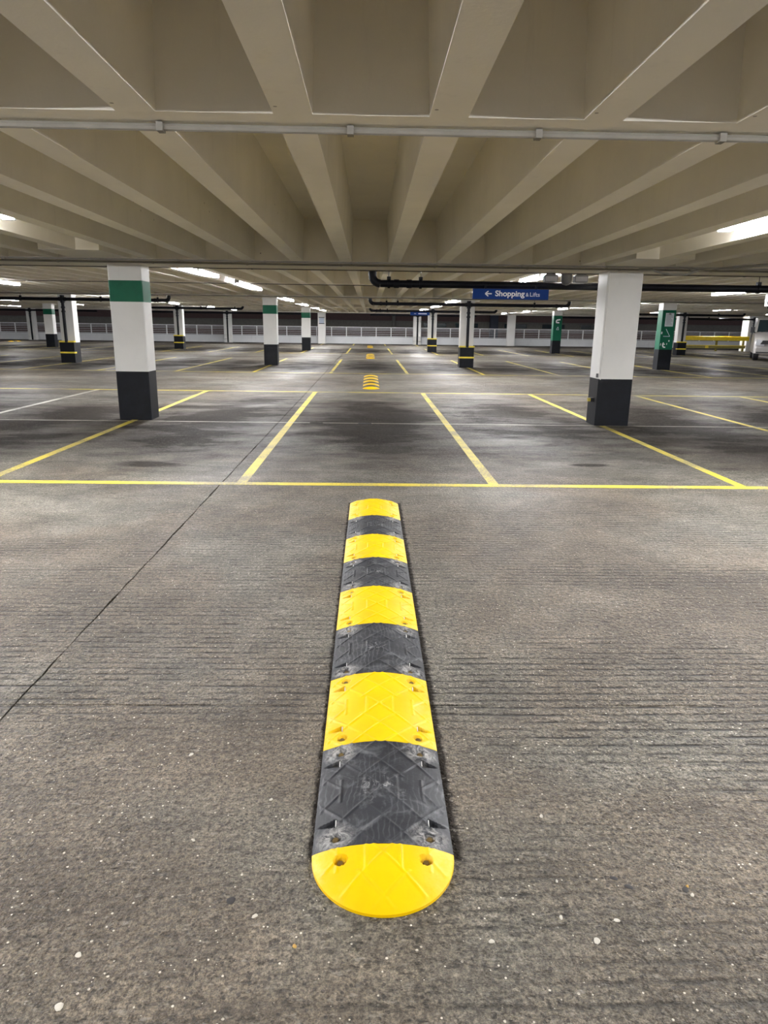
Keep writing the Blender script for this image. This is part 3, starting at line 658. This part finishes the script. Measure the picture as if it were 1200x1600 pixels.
# grey fittings hanging by the big white pillar
def uni_box(x, label):
    t = thing('floodlight', label, 'floodlight', (x, 11.40, 2.24))
    MB().prism([(-.10,-.10),(.10,-.10),(.105,0.0),(.02,.035),(-.075,.02),(-.105,-.01)], 'y', -.06, .06).build('body', M_GREY, t)
    MB().tube([(-.01, 0, .02), (-.01, 0, .13)], .012, 8).build('stem', M_GREY, t, True)
    MB().tube([(.035, 0, .02), (.035, 0, .13)], .012, 8).build('stem', M_GREY, t, True)
    MB().box(-.09, .09, -.065, -.06, -.09, -.015).build('front_glass', M_LAMPBODY, t)
uni_box(2.82, 'small grey floodlight box over the right end of the blue sign')
uni_box(3.29, 'small grey floodlight box tucked against the big white pillar')
t = thing('speaker', 'rounded grey capsule hanging between the two small floodlight boxes', 'speaker', (3.07, 11.40, 2.22))
MB().tube([(0,0,.14),(0,0,.10),(0,0,-.05),(0,0,-.09),(0,0,-.115),(0,0,-.125)], [.075,.085,.082,.07,.045,.01], 16).build('body', M_GREY, t, True)
MB().box(-.12, .30, -.03, .03, .125, .15).build('mounting_bar', M_PIPE, t)

# ------------------------------------------------------------------ yellow barrier and van
br = thing('vehicle_barrier', 'yellow two-rail vehicle barrier in front of the far parapet at the right', 'barrier', (24.4, 49.82, 0))
MB().prism([(-.06,.73),(.0,.76),(.06,.73),(.06,.99),(.0,1.02),(-.06,.99)], 'x', -2.45, 2.2).build('top_beam', M_BARRIER, br)
MB().prism([(-.06,.20),(.06,.20),(.06,.37),(-.06,.37)], 'x', -2.45, 2.0).build('lower_beam', M_DULL, br)
MB().box(-2.45, 2.0, -.07, .07, .37, .41).build('lower_beam_edge', M_GUARD, br)
for x in (-2.3, 0.0, 1.9): MB().box(x-.06, x+.06, .06, .16, 0, 1.0).build('post', M_DULL, br)
MB().box(-.85, -.63, -.10, -.06, .20, .38).build('marker_plate', M_GUARD, br)

def make_van():
    vp = simple('silver van paint', (0.36, 0.34, 0.32), 0.3, var=0.04); gl = simple('van glass', (0.02, 0.03, 0.035), 0.05, var=.05)
    pl = simple('black plastic trim', (0.015, 0.015, 0.017), 0.5); hl = simple('headlamp lens', (0.55, 0.56, 0.58), 0.12)
    t = thing('van', 'silver grey van parked at the right edge of the view, its nose and windscreen showing', 'van', (18.95, 34.9, 0), math.radians(-26))
    # local: nose toward -Y, width +-0.95 about x=0.95
    prof = [(0.02,.36),(0.0,.62),(0.08,.95),(0.30,1.12),(0.95,1.30),(1.35,1.36),(1.95,2.02),(2.3,2.12),(5.0,2.14),(5.1,1.9),(5.12,.45),(4.6,.36)]
    m = MB(); N = 9
    secs = []
    for j in range(N):
        u = -1+2*j/(N-1); x = 0.95+0.95*u
        inset = 0.28*abs(u)**4; tum = abs(u)**6
        ring = []
        for (y, z) in prof:
            zz = z - (0.05*tum if z > 1.9 else 0); yy = y + (inset if y < 2.4 else 0)
            xx = x - (0.10*u if z > 1.6 else 0)
            ring.append((xx, yy, zz))
        secs.append(ring)
    k = len(prof)
    for r in secs: m.v += r
    for j in range(N-1):
        for i in range(k):
            a = j*k+i; b = j*k+(i+1) % k; m.f.append((a, b, b+k, a+k))
    m.f.append(tuple(range(k))); m.f.append(tuple((N-1)*k+i for i in range(k-1, -1, -1)))
    m.build('body', vp, t, True)
    # windscreen follows the raked panel between (1.35,1.36) and (1.95,2.02)
    def scr(x0, x1, f0, f1, off, nm, mt, par=t):
        n = 8; mm = MB()
        for j in range(n+1):
            x = x0+(x1-x0)*j/n; u = (x-.95)/.95; ins = .28*abs(u)**4
            for f in (f0, f1):
                y = 1.35+.6*f+ins; z = 1.36+.66*f; shr = 1-.10*f*0.9
                xx = .95+(x-.95)*shr
                mm.v.append((xx, y-off*.75, z+off*.66)); mm.v.append((xx, y+.01, z-.01))
        for j in range(n):
            a = j*4; b = a+4
            mm.f += [(a, b, b+2, a+2), (a+1, a+3, b+3, b+1), (a, a+1, b+1, b), (a+2, b+2, b+3, a+3)]
        mm.f += [(0, 2, 3, 1), (n*4, n*4+1, n*4+3, n*4+2)]
        return mm.build(nm, mt, par, True)
    w = scr(.10, 1.80, .04, .92, .012, 'windscreen', gl)
    m = MB(); m.tube([(.45, 1.36, 1.44), (.95, 1.34, 1.43)], .012, 6).tube([(1.1, 1.34, 1.43), (1.55, 1.38, 1.45)], .012, 6); m.build('wiper', pl, w)
    MB().prism([(.25,.80),(1.65,.80),(1.55,.98),(.35,.98)], 'y', -.02, .12).build('grille', pl, t)
    MB().cbox(.0+.04, 1.86, -.06, .3, .36, .62, .06).build('bumper', vp, t)
    MB().box(.10, 1.80, -.075, -.05, .38, .44).build('bumper_strip', pl, t)
    MB().box(.66, 1.18, -.085, -.06, .50, .60).build('number_plate', simple('yellowed plate', (.45, .42, .18), .4), t)
    for s0, s1 in ((.06, .44), (1.46, 1.84)):
        MB().prism([(s0,.74),(s1,.72),(s1-.02,.98),(s0+.03,1.04)], 'y', -.0, .32).build('headlamp', hl, t)
    for sx, x in ((-1, -.12), (1, 2.02)):
        mi = MB().cbox(x-.10, x+.10, 1.22, 1.32, 1.34, 1.62, .03).build('door_mirror', pl, t)
        MB().tube([(x, 1.27, 1.40), (.95+.93*sx, 1.42, 1.34)], .02, 8).build('mirror_arm', pl, mi)
    for x in (.04, 1.62):
        for y in (.95, 4.2):
            wl = MB().tube([(x,y,.33),(x+.02,y,.33),(x+.22,y,.33),(x+.24,y,.33)], [.30,.33,.33,.30], 24).build('wheel', pl, t, True)
            MB().tube([(x-.01,y,.33),(x+.25,y,.33)], .19, 16).build('hub', M_GREY, wl, True)
make_van()

# ------------------------------------------------------------------ speed bumps
MW, ML, EH, RH = 0.20, 0.249, 0.009, 0.041
def surf(x, y, cap=False):
    q = (x/MW)**2 + ((y/0.205)**2 if cap else 0)
    return EH + RH*max(0.0, 1-q)**(1.0 if not cap else 0.85)
def ridge(d, w=0.0045): return math.exp(-(d/w)**2)
def lattice(x, y):
    px, py = 0.118, 0.134
    u = x/px + y/py; v = x/px - y/py
    L_ = 1/math.sqrt(1/px**2+1/py**2)
    du = abs(u-round(u))*L_; dv = abs(v-round(v))*L_
    r = max(ridge(du), ridge(dv))
    ax, ay = abs(x), abs(y)
    if 0.040 < ax < 0.136 and ay < 0.055 - 0:                      # long hexagons left and right of the middle
        r = 0 if (0.046 < ax < 0.130) else r
        r = max(r, ridge(ax-0.048) , ridge(ax-0.128))
    return r
BX, BY = 0.135, 0.205
def feat(x, y, cap=False):
    z = surf(x, y, cap); ax = abs(x)
    rr = (x/MW)**2 + ((y/0.205)**2 if cap else 0)
    if rr < 0.90: z += (0.0026 if not cap else 0.0022)*lattice(x, y if not cap else y+0.03)
    if not cap:
        ay = abs(y)-0.145; wv = 0.018*max(0, 0.196-ax)/0.058
        if 0.136 < ax < 0.192 and abs(ay) < wv: z = min(z, 0.0125)
        hx, hy = ax-BX, abs(y)-BY
    else:
        hx, hy = ax-0.118, y+0.045
    d = math.hypot(hx, hy)
    if d < 0.015: z = min(z, surf(BX, 0)-0.012)
    elif d < 0.019: z = min(z, surf(BX, 0) - 0.012 + (d-0.015)*3.2)
    if not cap and math.hypot(x, y) < 0.009: z += 0.002
    return z
def module_mesh(nx, ny, mat, name):
    m = MB()
    for j in range(ny+1):
        y = -ML + 2*ML*j/ny
        for i in range(nx+1):
            x = -MW + 2*MW*i/nx; m.v.append((x, y, feat(x, y) if nx > 40 else surf(x, y)))
    W_ = nx+1
    for j in range(ny):
        for i in range(nx): a = j*W_+i; m.f.append((a, a+1, a+1+W_, a+W_))
    ring = [i for i in range(W_)] + [j*W_+nx for j in range(1, ny+1)] + [ny*W_+i for i in range(nx-1, -1, -1)] + [j*W_ for j in range(ny-1, 0, -1)]
    b0 = len(m.v); m.v += [(m.v[i][0], m.v[i][1], 0.0) for i in ring]; n = len(ring)
    for k in range(n): m.f.append((ring[k], b0+k, b0+(k+1) % n, ring[(k+1) % n]))
    me = bpy.data.meshes.new(name); me.from_pydata(m.v, [], m.f); me.materials.append(mat)
    me.polygons.foreach_set('use_smooth', [True]*len(me.polygons)); me.set_sharp_from_angle(angle=math.radians(50))
    return me
def cap_mesh(nr, na, mat, name, fine=True):
    """half-round end, the flat side at y=0, tip toward -y"""
    m = MB(); D = 0.205
    for j in range(nr+1):
        r = j/nr
        for i in range(na+1):
            q = math.pi + math.pi*i/na; x = MW*r*math.cos(q); y = D*r*math.sin(q)
            m.v.append((x, y, feat(x, y, True) if fine else surf(x, y, True)))
    W_ = na+1
    for j in range(nr):
        for i in range(na): a = j*W_+i; m.f.append((a, a+W_, a+1+W_, a+1))
    ring = [nr*W_+i for i in range(na+1)] + [j*W_+na for j in range(nr-1, 0, -1)] + [0] + [j*W_ for j in range(1, nr)]
    b0 = len(m.v); m.v += [(m.v[i][0]*1.0, m.v[i][1], 0.0) for i in ring]; n = len(ring)
    for k in range(n): m.f.append((ring[k], ring[(k+1) % n], b0+(k+1) % n, b0+k))
    me = bpy.data.meshes.new(name); me.from_pydata(m.v, [], m.f); me.materials.append(mat)
    bm = bmesh.new(); bm.from_mesh(me); bmesh.ops.remove_doubles(bm, verts=bm.verts, dist=1e-5); bmesh.ops.recalc_face_normals(bm, faces=bm.faces); bm.to_mesh(me); bm.free()
    me.polygons.foreach_set('use_smooth', [True]*len(me.polygons)); me.set_sharp_from_angle(angle=math.radians(50))
    return me
YM = module_mesh(134, 166, M_YRUB, 'yellow_module'); BMM = module_mesh(134, 166, M_BRUB, 'black_module')
CM = cap_mesh(70, 150, M_YRUB, 'end_cap')
YL = module_mesh(16, 6, M_YRUB, 'yellow_module'); BL = module_mesh(16, 6, M_BRUB, 'black_module'); CL = cap_mesh(8, 24, M_YRUB, 'end_cap', False)
bolt_me = MB().tube([(0,0,0),(0,0,.006)], [.0105,.0085], 6).mesh('bolt', M_BRASS)
wash_me = MB().tube([(0,0,0),(0,0,.0015)], .0135, 14).mesh('washer', M_DARK)
refl_me = MB().box(-.0012, .0012, -.0135, .0135, 0, .0185).mesh('reflector', M_REFL)
zb = surf(BX, 0)-0.012
def bump_row(x, y0, label, fine, n=8):
    t = thing('speed_bump', label, 'speed bump', (x, y0, 0))
    c = link('end_cap', CM if fine else CL, t)
    if fine:
        for sx in (-1, 1): link('bolt', bolt_me, c, (sx*.118, -.045, zb+.0005))
    for k in range(n):
        ye = (k+.5)*.5; yel = k % 2 == 1
        mo = link('yellow_module' if yel else 'black_module', (YM if yel else BMM) if fine else (YL if yel else BL), t, (0, ye, 0))
        if fine:
            for sx in (-1, 1):
                for sy in (-1, 1):
                    link('bolt', bolt_me, mo, (sx*BX, sy*BY, zb+.0005))
                    link('reflector', refl_me, mo, (sx*.1375, sy*.145, .0125))
    e = link('end_cap', CM if fine else CL, t, (0, n*.5, 0)); e.rotation_euler.z = math.pi; e.scale = (1, 0.45, 1)
    return t
bump_row(0.049, 1.647, 'yellow and black speed bump in the foreground, rounded yellow end nearest', True)
bump_row(0.050, 16.72, 'second yellow and black speed bump along the centre line, beyond the first parking rows', False)
bump_row(0.050, 32.1, 'third small speed bump along the centre line, before the far pillars', False)
bump_row(0.050, 47.6, 'farthest tiny speed bump on the centre line near the parapet', False)
bump_row(-25.3, 51.2, 'distant speed bump at the far left beyond the drainpipe pillar', False, 2)
